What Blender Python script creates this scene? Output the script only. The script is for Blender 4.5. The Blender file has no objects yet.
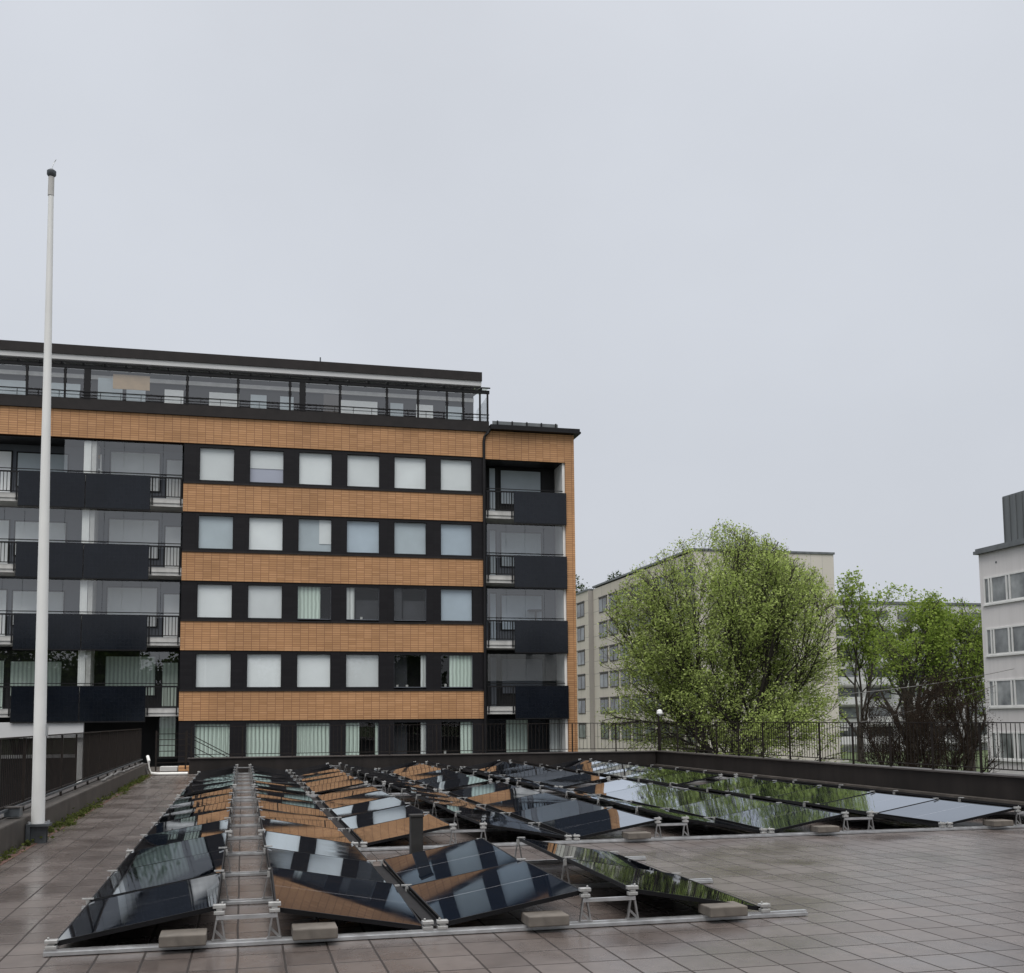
import bpy, math, random
import numpy as np
from mathutils import Matrix, Vector
random.seed(7)
scene = bpy.context.scene
col = scene.collection
R = math.radians

# ------------------------------------------------------------------ materials
def new_mat(name):
    m = bpy.data.materials.new(name); m.use_nodes = True
    nt = m.node_tree
    return m, nt, nt.nodes, nt.links, nt.nodes['Principled BSDF']

def pm(name, c, rough=.6, metal=0., var=.15, scale=3., bump=0., spec=.5, stretch=(1, 1, 1), c2=None, streak=0., vary=0.):
    """plain surface with noise-driven colour and roughness variation"""
    m, nt, N, L, b = new_mat(name)
    tc = N.new('ShaderNodeTexCoord'); mp = N.new('ShaderNodeMapping'); mp.inputs['Scale'].default_value = stretch
    L.new(tc.outputs['Object'], mp.inputs['Vector'])
    n = N.new('ShaderNodeTexNoise'); n.inputs['Scale'].default_value = scale; n.inputs['Detail'].default_value = 6
    L.new(mp.outputs['Vector'], n.inputs['Vector'])
    r = N.new('ShaderNodeValToRGB')
    lo = [x * (1 - var) for x in c]; hi = list(c2) if c2 else [min(1, x * (1 + var)) for x in c]
    r.color_ramp.elements[0].position = .3; r.color_ramp.elements[1].position = .7
    r.color_ramp.elements[0].color = (*lo, 1); r.color_ramp.elements[1].color = (*hi, 1)
    L.new(n.outputs['Fac'], r.inputs['Fac'])
    out = r.outputs['Color']
    if streak:
        m2 = N.new('ShaderNodeMapping'); m2.inputs['Scale'].default_value = (2.2, 2.2, .12)
        L.new(tc.outputs['Object'], m2.inputs['Vector'])
        n2 = N.new('ShaderNodeTexNoise'); n2.inputs['Scale'].default_value = 2.; n2.inputs['Detail'].default_value = 5
        L.new(m2.outputs['Vector'], n2.inputs['Vector'])
        mr = N.new('ShaderNodeMapRange'); mr.inputs['From Min'].default_value = .35; mr.inputs['From Max'].default_value = .7
        mr.inputs['To Min'].default_value = 1; mr.inputs['To Max'].default_value = 1 - streak
        L.new(n2.outputs['Fac'], mr.inputs['Value'])
        mx = N.new('ShaderNodeMix'); mx.data_type = 'RGBA'; mx.blend_type = 'MULTIPLY'; mx.inputs['Factor'].default_value = 1
        L.new(out, mx.inputs['A']); L.new(mr.outputs['Result'], mx.inputs['B']); out = mx.outputs['Result']
    if vary:
        oi = N.new('ShaderNodeObjectInfo'); mv = N.new('ShaderNodeMapRange'); mv.inputs['To Min'].default_value = 1 - vary
        L.new(oi.outputs['Random'], mv.inputs['Value'])
        mx = N.new('ShaderNodeMix'); mx.data_type = 'RGBA'; mx.blend_type = 'MULTIPLY'; mx.inputs['Factor'].default_value = 1
        L.new(out, mx.inputs['A']); L.new(mv.outputs['Result'], mx.inputs['B']); out = mx.outputs['Result']
    L.new(out, b.inputs['Base Color'])
    mr = N.new('ShaderNodeMapRange'); mr.inputs['To Min'].default_value = max(0, rough - .08); mr.inputs['To Max'].default_value = min(1, rough + .08)
    L.new(n.outputs['Fac'], mr.inputs['Value']); L.new(mr.outputs['Result'], b.inputs['Roughness'])
    b.inputs['Metallic'].default_value = metal
    b.inputs['Specular IOR Level'].default_value = spec
    if bump:
        bp = N.new('ShaderNodeBump'); bp.inputs['Strength'].default_value = bump; bp.inputs['Distance'].default_value = .01
        L.new(n.outputs['Fac'], bp.inputs['Height']); L.new(bp.outputs['Normal'], b.inputs['Normal'])
    return m

def tile_mat(name, c1, c2, cm, bw, bh, mortar=.008, rough=.6, plane='XZ', offset=0., bump=.4, grime=.25, gscale=.6, spec=.5):
    m, nt, N, L, b = new_mat(name)
    tc = N.new('ShaderNodeTexCoord'); sp = N.new('ShaderNodeSeparateXYZ'); L.new(tc.outputs['Object'], sp.inputs[0])
    cb = N.new('ShaderNodeCombineXYZ')
    L.new(sp.outputs[plane[0]], cb.inputs['X']); L.new(sp.outputs[plane[1]], cb.inputs['Y'])
    br = N.new('ShaderNodeTexBrick'); br.offset = offset; br.squash = 1
    br.inputs['Scale'].default_value = 1; br.inputs['Brick Width'].default_value = bw; br.inputs['Row Height'].default_value = bh
    br.inputs['Mortar Size'].default_value = mortar; br.inputs['Mortar Smooth'].default_value = .2; br.inputs['Bias'].default_value = 0
    br.inputs['Color1'].default_value = (*c1, 1); br.inputs['Color2'].default_value = (*c2, 1); br.inputs['Mortar'].default_value = (*cm, 1)
    L.new(cb.outputs[0], br.inputs['Vector'])
    n = N.new('ShaderNodeTexNoise'); n.inputs['Scale'].default_value = gscale; n.inputs['Detail'].default_value = 7
    L.new(tc.outputs['Object'], n.inputs['Vector'])
    mr = N.new('ShaderNodeMapRange'); mr.inputs['From Min'].default_value = .3; mr.inputs['From Max'].default_value = .7
    mr.inputs['To Min'].default_value = 1 - grime; mr.inputs['To Max'].default_value = 1 + grime * .3
    L.new(n.outputs['Fac'], mr.inputs['Value'])
    mx = N.new('ShaderNodeMix'); mx.data_type = 'RGBA'; mx.blend_type = 'MULTIPLY'; mx.inputs['Factor'].default_value = 1
    L.new(br.outputs['Color'], mx.inputs['A']); L.new(mr.outputs['Result'], mx.inputs['B'])
    L.new(mx.outputs['Result'], b.inputs['Base Color']); b.inputs['Roughness'].default_value = rough; b.inputs['Specular IOR Level'].default_value = spec
    bp = N.new('ShaderNodeBump'); bp.inputs['Strength'].default_value = bump; bp.inputs['Distance'].default_value = .006; bp.invert = True
    L.new(br.outputs['Fac'], bp.inputs['Height']); L.new(bp.outputs['Normal'], b.inputs['Normal'])
    return m

def glass_mat(name, ior=1.7, tint=(.8, .85, .86), rough=.005, wav=.0):
    m = bpy.data.materials.new(name); m.use_nodes = True
    nt = m.node_tree; N = nt.nodes; L = nt.links; N.clear()
    o = N.new('ShaderNodeOutputMaterial'); t = N.new('ShaderNodeBsdfTransparent'); g = N.new('ShaderNodeBsdfGlossy')
    t.inputs['Color'].default_value = (*tint, 1); g.inputs['Roughness'].default_value = rough
    lw = N.new('ShaderNodeLayerWeight'); lw.inputs['Blend'].default_value = .5      # Schlick term, the same from both sides of the sheet
    pw = N.new('ShaderNodeMath'); pw.operation = 'POWER'; pw.inputs[1].default_value = 5; L.new(lw.outputs['Facing'], pw.inputs[0])
    F0 = ((ior - 1) / (ior + 1)) ** 2
    f = N.new('ShaderNodeMapRange'); f.inputs['To Min'].default_value = F0; L.new(pw.outputs[0], f.inputs['Value'])
    x = N.new('ShaderNodeMixShader')
    L.new(f.outputs[0], x.inputs['Fac']); L.new(t.outputs[0], x.inputs[1]); L.new(g.outputs[0], x.inputs[2]); L.new(x.outputs[0], o.inputs['Surface'])
    if wav:
        tc = N.new('ShaderNodeTexCoord'); n = N.new('ShaderNodeTexNoise'); n.inputs['Scale'].default_value = .9; n.inputs['Detail'].default_value = 1
        bp = N.new('ShaderNodeBump'); bp.inputs['Strength'].default_value = wav; bp.inputs['Distance'].default_value = .02
        L.new(tc.outputs['Object'], n.inputs['Vector']); L.new(n.outputs['Fac'], bp.inputs['Height'])
        L.new(bp.outputs['Normal'], g.inputs['Normal'])
    return m

def curtain_mat(name, c, period=.16):
    m, nt, N, L, b = new_mat(name)
    tc = N.new('ShaderNodeTexCoord'); w = N.new('ShaderNodeTexWave'); w.wave_type = 'BANDS'; w.bands_direction = 'X'
    w.inputs['Scale'].default_value = 1 / period / 3.2; w.inputs['Distortion'].default_value = 1.5; w.inputs['Detail'].default_value = 2
    L.new(tc.outputs['Object'], w.inputs['Vector'])
    r = N.new('ShaderNodeValToRGB'); r.color_ramp.elements[0].color = (*[x * .62 for x in c], 1); r.color_ramp.elements[1].color = (*c, 1)
    L.new(w.outputs['Color'], r.inputs['Fac']); L.new(r.outputs['Color'], b.inputs['Base Color']); b.inputs['Roughness'].default_value = .9
    return m

def pv_glass():
    m, nt, N, L, b = new_mat('pv_glass')
    tc = N.new('ShaderNodeTexCoord'); sp = N.new('ShaderNodeSeparateXYZ'); L.new(tc.outputs['Object'], sp.inputs[0])
    cb = N.new('ShaderNodeCombineXYZ'); L.new(sp.outputs['X'], cb.inputs['X']); L.new(sp.outputs['Y'], cb.inputs['Y'])
    br = N.new('ShaderNodeTexBrick'); br.offset = 0
    for k, v in (('Scale', 1), ('Brick Width', .1705), ('Row Height', .0858), ('Mortar Size', .0012), ('Mortar Smooth', 0), ('Bias', 0)):
        br.inputs[k].default_value = v
    br.inputs['Color1'].default_value = (.004, .0065, .012, 1); br.inputs['Color2'].default_value = (.005, .008, .0145, 1); br.inputs['Mortar'].default_value = (.010, .011, .014, 1)
    L.new(cb.outputs[0], br.inputs['Vector'])
    # pale half-cut gap across the middle
    a = N.new('ShaderNodeMath'); a.operation = 'ABSOLUTE'; L.new(sp.outputs['Y'], a.inputs[0])
    lt = N.new('ShaderNodeMath'); lt.operation = 'LESS_THAN'; lt.inputs[1].default_value = .0035; L.new(a.outputs[0], lt.inputs[0])
    mx = N.new('ShaderNodeMix'); mx.data_type = 'RGBA'; mx.inputs['B'].default_value = (.32, .32, .34, 1)
    L.new(lt.outputs[0], mx.inputs['Factor']); L.new(br.outputs['Color'], mx.inputs['A'])
    # water film / dirt
    n = N.new('ShaderNodeTexNoise'); n.inputs['Scale'].default_value = 4; n.inputs['Detail'].default_value = 8
    oi = N.new('ShaderNodeObjectInfo'); ad = N.new('ShaderNodeVectorMath'); ad.operation = 'ADD'
    L.new(tc.outputs['Object'], ad.inputs[0]); L.new(oi.outputs['Location'], ad.inputs[1]); L.new(ad.outputs[0], n.inputs['Vector'])
    mr = N.new('ShaderNodeMapRange'); mr.inputs['From Min'].default_value = .35; mr.inputs['From Max'].default_value = .75
    mr.inputs['To Min'].default_value = .012; mr.inputs['To Max'].default_value = .045
    L.new(n.outputs['Fac'], mr.inputs['Value']); L.new(mr.outputs['Result'], b.inputs['Roughness'])
    L.new(mx.outputs['Result'], b.inputs['Base Color']); b.inputs['Specular IOR Level'].default_value = 0
    # anti-reflective glass: dark when looked into, mirror-like at grazing angles
    lw = N.new('ShaderNodeLayerWeight'); lw.inputs['Blend'].default_value = .5
    cr = N.new('ShaderNodeValToRGB'); cr.color_ramp.interpolation = 'B_SPLINE'
    ee = cr.color_ramp.elements; ee[0].position = 0; ee[0].color = (.03, .03, .03, 1); ee[1].position = 1; ee[1].color = (1, 1, 1, 1)
    for p_, v_ in ((.68, .06), (.78, .16), (.815, .30), (.85, .72), (.885, .90)):
        q = ee.new(p_); q.color = (v_, v_, v_, 1)
    L.new(lw.outputs['Facing'], cr.inputs['Fac'])
    gl = N.new('ShaderNodeBsdfGlossy'); gl.inputs['Color'].default_value = (.88, .93, 1, 1); L.new(mr.outputs['Result'], gl.inputs['Roughness'])
    ms = N.new('ShaderNodeMixShader'); L.new(cr.outputs['Color'], ms.inputs['Fac']); L.new(b.outputs[0], ms.inputs[1]); L.new(gl.outputs[0], ms.inputs[2])
    L.new(ms.outputs[0], N['Material Output'].inputs['Surface'])
    return m

def deck_mat():
    m, nt, N, L, b = new_mat('wet_pavers')
    tc = N.new('ShaderNodeTexCoord')
    br = N.new('ShaderNodeTexBrick'); br.offset = 0
    for k, v in (('Scale', 1), ('Brick Width', .295), ('Row Height', .40), ('Mortar Size', .009), ('Mortar Smooth', .3), ('Bias', 0)):
        br.inputs[k].default_value = v
    br.inputs['Color1'].default_value = (.092, .073, .065, 1); br.inputs['Color2'].default_value = (.134, .111, .101, 1); br.inputs['Mortar'].default_value = (.034, .027, .024, 1)
    # slight wobble so that joints are not ruler straight
    nw = N.new('ShaderNodeTexNoise'); nw.inputs['Scale'].default_value = 1.1; nw.inputs['Detail'].default_value = 2
    L.new(tc.outputs['Object'], nw.inputs['Vector'])
    vs = N.new('ShaderNodeVectorMath'); vs.operation = 'MULTIPLY_ADD'; vs.inputs[1].default_value = (.018, .018, 0)
    L.new(nw.outputs['Color'], vs.inputs[0]); L.new(tc.outputs['Object'], vs.inputs[2]); L.new(vs.outputs[0], br.inputs['Vector'])
    big = N.new('ShaderNodeTexNoise'); big.inputs['Scale'].default_value = .9; big.inputs['Detail'].default_value = 5; big.inputs['Roughness'].default_value = .6
    L.new(tc.outputs['Object'], big.inputs['Vector'])
    fine = N.new('ShaderNodeTexNoise'); fine.inputs['Scale'].default_value = 9; fine.inputs['Detail'].default_value = 8; fine.inputs['Roughness'].default_value = .7
    L.new(tc.outputs['Object'], fine.inputs['Vector'])
    wet = N.new('ShaderNodeMapRange'); wet.inputs['From Min'].default_value = .40; wet.inputs['From Max'].default_value = .62
    L.new(big.outputs['Fac'], wet.inputs['Value'])
    dk = N.new('ShaderNodeMapRange'); dk.inputs['To Min'].default_value = 1.05; dk.inputs['To Max'].default_value = .84
    L.new(wet.outputs['Result'], dk.inputs['Value'])
    fr = N.new('ShaderNodeMapRange'); fr.inputs['From Min'].default_value = .3; fr.inputs['From Max'].default_value = .7; fr.inputs['To Min'].default_value = .78; fr.inputs['To Max'].default_value = 1.12
    L.new(fine.outputs['Fac'], fr.inputs['Value'])
    mu = N.new('ShaderNodeMath'); mu.operation = 'MULTIPLY'; L.new(dk.outputs[0], mu.inputs[0]); L.new(fr.outputs[0], mu.inputs[1])
    mx = N.new('ShaderNodeMix'); mx.data_type = 'RGBA'; mx.blend_type = 'MULTIPLY'; mx.inputs['Factor'].default_value = 1
    L.new(br.outputs['Color'], mx.inputs['A']); L.new(mu.outputs[0], mx.inputs['B']); L.new(mx.outputs['Result'], b.inputs['Base Color'])
    ro = N.new('ShaderNodeMapRange'); ro.inputs['To Min'].default_value = .33; ro.inputs['To Max'].default_value = .20
    L.new(wet.outputs['Result'], ro.inputs['Value'])
    rj = N.new('ShaderNodeMath'); rj.operation = 'MULTIPLY_ADD'; rj.inputs[1].default_value = .25; rj.use_clamp = True     # rough open joints
    L.new(br.outputs['Fac'], rj.inputs[0]); L.new(ro.outputs[0], rj.inputs[2]); L.new(rj.outputs[0], b.inputs['Roughness'])
    sj = N.new('ShaderNodeMapRange'); sj.inputs['To Min'].default_value = .85; sj.inputs['To Max'].default_value = .18
    L.new(br.outputs['Fac'], sj.inputs['Value']); L.new(sj.outputs[0], b.inputs['Specular IOR Level'])
    sub = N.new('ShaderNodeMath'); sub.operation = 'MULTIPLY_ADD'; sub.inputs[1].default_value = .25
    inv = N.new('ShaderNodeMath'); inv.operation = 'SUBTRACT'; inv.inputs[0].default_value = 1
    L.new(br.outputs['Fac'], inv.inputs[1]); L.new(fine.outputs['Fac'], sub.inputs[0]); L.new(inv.outputs[0], sub.inputs[2])
    bp = N.new('ShaderNodeBump'); bp.inputs['Strength'].default_value = .35; bp.inputs['Distance'].default_value = .006
    L.new(sub.outputs[0], bp.inputs['Height']); L.new(bp.outputs['Normal'], b.inputs['Normal'])
    return m

def leaf_mat(name, c1, c2):
    m = bpy.data.materials.new(name); m.use_nodes = True
    nt = m.node_tree; N = nt.nodes; L = nt.links; N.clear()
    o = N.new('ShaderNodeOutputMaterial'); g = N.new('ShaderNodeNewGeometry'); r = N.new('ShaderNodeValToRGB')
    r.color_ramp.elements[0].color = (*c1, 1); r.color_ramp.elements[1].color = (*c2, 1)
    L.new(g.outputs['Random Per Island'], r.inputs['Fac'])
    d = N.new('ShaderNodeBsdfDiffuse'); t = N.new('ShaderNodeBsdfTranslucent'); x = N.new('ShaderNodeMixShader'); x.inputs['Fac'].default_value = .42
    L.new(r.outputs['Color'], d.inputs['Color']); L.new(r.outputs['Color'], t.inputs['Color'])
    L.new(d.outputs[0], x.inputs[1]); L.new(t.outputs[0], x.inputs[2]); L.new(x.outputs[0], o.inputs['Surface'])
    return m

M = dict(
    brick=tile_mat('orange_brick', (.435, .228, .100), (.535, .292, .138), (.24, .115, .058), .335, .097, .011, .75, grime=.22, gscale=.45),
    dark_tile=tile_mat('dark_tile', (.007, .006, .008), (.010, .009, .011), (.005, .005, .006), .67, .145, .008, .6, grime=.15, spec=.22),
    charcoal=pm('charcoal_metal', (.008, .0076, .0088), .55, .0, .2, 2, spec=.25),
    brown_metal=pm('dark_brown_metal', (.018, .015, .0145), .55, 0, .2, 3, spec=.25),
    fence=pm('dark_brown_paint', (.017, .013, .011), .55, 0, .25, 6, spec=.2),
    pv_front=tile_mat('balcony_pv', (.006, .008, .013), (.008, .010, .015), (.013, .015, .020), .16, .16, .0025, .10, grime=.3, bump=.02, spec=.35),
    net_grey=pm('net_curtain', (.03, .031, .036), .9, 0, .3, 2),
    interior=pm('dark_room', (.016, .016, .017), .9, 0, .4, .8),
    grey_wall=pm('balcony_wall', (.10, .11, .13), .8, 0, .1, .7),
    soffit=pm('slab_concrete', (.52, .51, .49), .8, 0, .15, 2, streak=.15),
    white=pm('white_paint', (.74, .74, .72), .5, 0, .06, 1.5, streak=.08),
    blind=pm('white_blind', (.84, .86, .865), .8, 0, .05, .9, vary=.22),
    blind_lilac=pm('lilac_blind', (.42, .43, .52), .8, 0, .04, 1),
    blind_reflect_grey=pm('grey_blind_reflect', (.48, .54, .58), .8, 0, .08, 1, vary=.2),
    blind_reflect_blue=pm('pale_blue_blind_reflect', (.50, .58, .66), .8, 0, .08, 1, vary=.2),
    curtain=curtain_mat('pale_green_curtain_and_tree_reflect', (.60, .70, .62)),
    curtain2=curtain_mat('white_curtain', (.68, .70, .68)),
    glass=glass_mat('window_glass', 1.65, (.95, .97, .97), wav=.03),
    bglass=glass_mat('balcony_glass', 2.5, (.96, .98, .98), wav=.03),
    tan=pm('tan_board', (.42, .30, .19), .8, 0, .1, 3),
    alu=pm('aluminium', (.62, .63, .64), .38, .9, .12, 12), alu_dull=pm('dull_aluminium', (.36, .36, .36), .42, .85, .2, 12),
    alu_white=pm('cast_aluminium', (.44, .44, .43), .45, .6, .15, 20),
    black_frame=pm('black_frame', (.006, .006, .007), .5, 0, .2, 5, spec=.2),
    pv=pv_glass(),
    deck=deck_mat(),
    ballast=pm('ballast_concrete', (.12, .105, .09), .8, 0, .25, 9, bump=.5),
    wall_dark=pm('parapet_render', (.020, .0165, .015), .65, 0, .3, 1.2, bump=.15, streak=.3, spec=.25),
    kerb=pm('kerb_concrete', (.062, .053, .045), .6, 0, .35, 2.5, bump=.5, streak=.35),
    coping=pm('coping_metal', (.07, .062, .058), .45, .2, .2, 2),
    redstrip=pm('red_kerb', (.11, .055, .042), .7, 0, .3, 4, bump=.4),
    soil=pm('mossy_soil', (.07, .055, .035), .95, 0, .5, 6, bump=.8),
    weed=leaf_mat('weed_leaf', (.055, .07, .02), (.12, .14, .045)),
    grass=pm('grass_ground', (.06, .085, .03), .95, 0, .4, .5),
    asphalt=pm('asphalt', (.05, .05, .05), .8, 0, .25, 1.5, bump=.2),
    pipe_white=pm('white_plastic', (.72, .71, .68), .4, 0, .08, 4),
    post_black=pm('tarred_post', (.012, .011, .010), .7, 0, .3, 8, bump=.3),
    beige=tile_mat('beige_panel', (.52, .475, .415), (.55, .505, .445), (.30, .28, .26), 3.2, 1.45, .03, .85, plane='YZ', grime=.16, gscale=.15, bump=.2),
    beige_gable=tile_mat('beige_gable', (.58, .54, .485), (.61, .57, .515), (.45, .43, .40), 1.2, 2.9, .03, .85, plane='XZ', grime=.12, gscale=.12, bump=.2),
    brown_frame=pm('brown_window_frame', (.060, .048, .042), .6, 0, .2, 2),
    far_wall=pm('far_wall', (.52, .52, .52), .85, 0, .1, .2),
    render_white=pm('pale_render', (.70, .675, .665), .85, 0, .05, .35, streak=.07),
    zinc=pm('zinc_cladding', (.14, .15, .155), .5, .3, .2, .8, stretch=(4, 4, .3)),
    bark=pm('bark', (.045, .038, .032), .9, 0, .4, 3),
    leaf=leaf_mat('spring_leaf', (.23, .305, .07), (.52, .61, .22)),
    leaf_far=leaf_mat('far_leaf', (.15, .225, .04), (.34, .43, .10)),
    leaf_dark=leaf_mat('dark_leaf', (.03, .055, .018), (.07, .10, .03)),
    twig=leaf_mat('bare_twig', (.028, .020, .017), (.07, .055, .042)),
    cable=pm('cable_sheath', (.17, .165, .16), .6, 0, .1, 2),
    steel=pm('galvanised_steel', (.10, .11, .12), .45, .6, .25, 8),
    lamp=pm('lamp_white', (.78, .78, .76), .4, 0, .05, 3),
)

# ------------------------------------------------------------------ mesh helpers
class MB:
    def __init__(s): s.v = []; s.f = []
    def quad(s, a, b, c, d):
        i = len(s.v); s.v += [a, b, c, d]; s.f.append((i, i + 1, i + 2, i + 3)); return s
    def box(s, x0, x1, y0, y1, z0, z1):
        i = len(s.v)
        s.v += [(x, y, z) for z in (z0, z1) for y in (y0, y1) for x in (x0, x1)]
        for f in ((0, 2, 3, 1), (4, 5, 7, 6), (0, 1, 5, 4), (2, 6, 7, 3), (0, 4, 6, 2), (1, 3, 7, 5)): s.f.append(tuple(i + k for k in f))
        return s
    def bar(s, p0, p1, w, h=None, up=(0, 0, 1)):
        h = h or w; p0 = Vector(p0); p1 = Vector(p1); d = (p1 - p0).normalized(); u = Vector(up)
        if abs(d.dot(u)) > .95: u = Vector((0, 1, 0))
        r = d.cross(u).normalized(); u = r.cross(d); i = len(s.v)
        for p in (p0, p1):
            for a, b in ((-1, -1), (1, -1), (1, 1), (-1, 1)): s.v.append(tuple(p + r * a * w / 2 + u * b * h / 2))
        for f in ((0, 1, 2, 3), (7, 6, 5, 4), (0, 4, 5, 1), (1, 5, 6, 2), (2, 6, 7, 3), (3, 7, 4, 0)): s.f.append(tuple(i + k for k in f))
        return s
    def tube(s, pts, rads, n=8):
        rings = []; pts = [Vector(p) for p in pts]
        if not hasattr(rads, '__len__'): rads = [rads] * len(pts)
        for k, p in enumerate(pts):
            d = (pts[min(k + 1, len(pts) - 1)] - pts[max(k - 1, 0)]).normalized()
            u = Vector((0, 0, 1)) if abs(d.z) < .9 else Vector((0, 1, 0))
            r = d.cross(u).normalized(); u = r.cross(d); i = len(s.v)
            for a in range(n):
                t = 2 * math.pi * a / n; s.v.append(tuple(p + (r * math.cos(t) + u * math.sin(t)) * rads[k]))
            rings.append(i)
        for a, b in zip(rings, rings[1:]):
            for k in range(n): s.f.append((a + k, a + (k + 1) % n, b + (k + 1) % n, b + k))
        s.f.append(tuple(rings[0] + k for k in reversed(range(n)))); s.f.append(tuple(rings[-1] + k for k in range(n)))
        return s
    def prism(s, poly, x0, x1):
        """poly in (y,z) extruded along x"""
        n = len(poly); i = len(s.v)
        s.v += [(x0, y, z) for y, z in poly] + [(x1, y, z) for y, z in poly]
        for k in range(n): s.f.append((i + k, i + (k + 1) % n, i + n + (k + 1) % n, i + n + k))
        s.f.append(tuple(i + k for k in reversed(range(n)))); s.f.append(tuple(i + n + k for k in range(n)))
        return s
    def build(s, name, mat, parent=None, smooth=False, bevel=0.):
        o = (0, 0, 0)
        p = parent
        while p is not None: o = tuple(a + b for a, b in zip(o, p.location)); p = p.parent
        me = bpy.data.meshes.new(name)
        me.from_pydata([(x - o[0], y - o[1], z - o[2]) for x, y, z in s.v], [], s.f); me.update()
        me.materials.append(M[mat] if isinstance(mat, str) else mat)
        if smooth: me.polygons.foreach_set('use_smooth', [True] * len(me.polygons)); me.set_sharp_from_angle(angle=R(40))
        ob = bpy.data.objects.new(name, me); col.objects.link(ob); ob.parent = parent
        if bevel:
            md = ob.modifiers.new('bevel', 'BEVEL'); md.width = bevel; md.segments = 2; md.limit_method = 'ANGLE'
        return ob

def tag(o, label=None, cat=None, group=None, kind=None):
    for k, v in (('label', label), ('category', cat), ('group', group), ('kind', kind)):
        if v: o[k] = v
    return o
def thing(name, label, cat, loc=(0, 0, 0), group=None):
    o = bpy.data.objects.new(name, None); col.objects.link(o); o.location = loc; o.empty_display_size = .2
    return tag(o, label, cat, group)
def struct(name, mb, mat):
    return tag(mb.build(name, mat), kind='structure')
def copy_tree(o, parent=None):
    c = o.copy(); col.objects.link(c); c.parent = parent
    for ch in o.children: copy_tree(ch, c)
    return c

# ------------------------------------------------------------------ camera (solved from the photograph)
Fpx, PPY, TH, RO, PS, H = 1107.8, 614.85, .09431, -.0079, .23846, 1.512
right0 = Vector((math.cos(PS), -math.sin(PS), 0)); fwd0 = Vector((math.sin(PS), math.cos(PS), 0)); upw = Vector((0, 0, 1))
fwd = fwd0 * math.cos(TH) + upw * math.sin(TH); up = -fwd0 * math.sin(TH) + upw * math.cos(TH)
r_ = right0 * math.cos(RO) - up * (-math.sin(RO)); u_ = up * math.cos(RO) - right0 * math.sin(RO)
cd = bpy.data.cameras.new('camera'); cam = bpy.data.objects.new('camera', cd); col.objects.link(cam)
cd.sensor_width = 36; cd.lens = Fpx / 1024 * 36; cd.shift_y = (PPY - 973 / 2) / 1024; cd.clip_start = .1; cd.clip_end = 3000
cam.matrix_world = Matrix(((r_.x, u_.x, -fwd.x, 0), (r_.y, u_.y, -fwd.y, 0), (r_.z, u_.z, -fwd.z, H), (0, 0, 0, 1)))
scene.camera = cam

# ------------------------------------------------------------------ sky and light
SUN_EL, SUN_AZ = R(58), R(200)
w = bpy.data.worlds.new('World'); scene.world = w; w.use_nodes = True
N = w.node_tree.nodes; L = w.node_tree.links
bg = N['Background']
sky = N.new('ShaderNodeTexSky'); sky.sky_type = 'NISHITA'; sky.sun_disc = False; sky.sun_elevation = SUN_EL; sky.sun_rotation = SUN_AZ
hs = N.new('ShaderNodeHueSaturation'); hs.inputs['Saturation'].default_value = .25; L.new(sky.outputs[0], hs.inputs['Color'])
tc = N.new('ShaderNodeTexCoord'); sp = N.new('ShaderNodeSeparateXYZ'); L.new(tc.outputs['Generated'], sp.inputs[0])
rp = N.new('ShaderNodeValToRGB')   # overcast dome: brightest overhead
e = rp.color_ramp.elements
e[0].position = 0; e[0].color = (.590, .617, .670, 1); e[1].position = 1; e[1].color = (2.3, 2.3, 2.3, 1)
for pos, c in ((.25, (.612, .645, .705)), (.5, (.655, .688, .75)), (.58, (.68, .71, .77)), (.75, (1.3, 1.3, 1.31))):
    q = e.new(pos); q.color = (*c, 1)
L.new(sp.outputs['Z'], rp.inputs['Fac'])
mp = N.new('ShaderNodeMapping'); mp.inputs['Scale'].default_value = (1, 1, 1.5); L.new(tc.outputs['Generated'], mp.inputs['Vector'])
nz = N.new('ShaderNodeTexNoise'); nz.inputs['Scale'].default_value = 1.7; nz.inputs['Detail'].default_value = 6; nz.inputs['Roughness'].default_value = .5
L.new(mp.outputs[0], nz.inputs['Vector'])
mr = N.new('ShaderNodeMapRange'); mr.inputs['From Min'].default_value = .3; mr.inputs['From Max'].default_value = .7; mr.inputs['To Min'].default_value = 9.25; mr.inputs['To Max'].default_value = 10.6
L.new(nz.outputs['Fac'], mr.inputs['Value'])
vm = N.new('ShaderNodeVectorMath'); vm.operation = 'SCALE'; L.new(rp.outputs['Color'], vm.inputs[0]); L.new(mr.outputs[0], vm.inputs['Scale'])
mx = N.new('ShaderNodeMix'); mx.data_type = 'RGBA'; mx.inputs['Factor'].default_value = .93
L.new(hs.outputs['Color'], mx.inputs['A']); L.new(vm.outputs[0], mx.inputs['B'])
L.new(mx.outputs['Result'], bg.inputs['Color']); bg.inputs['Strength'].default_value = .1
sl = bpy.data.lights.new('sun', 'SUN'); sl.energy = 1.9; sl.angle = R(40); sl.color = (1, .97, .93)
so = bpy.data.objects.new('sun', sl); col.objects.link(so); so.rotation_euler = (R(90) - SUN_EL, 0, math.pi - SUN_AZ); so.location = (0, 0, 60)
scene.view_settings.view_transform = 'Standard'; scene.view_settings.look = 'None'; scene.view_settings.exposure = 0

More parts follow.
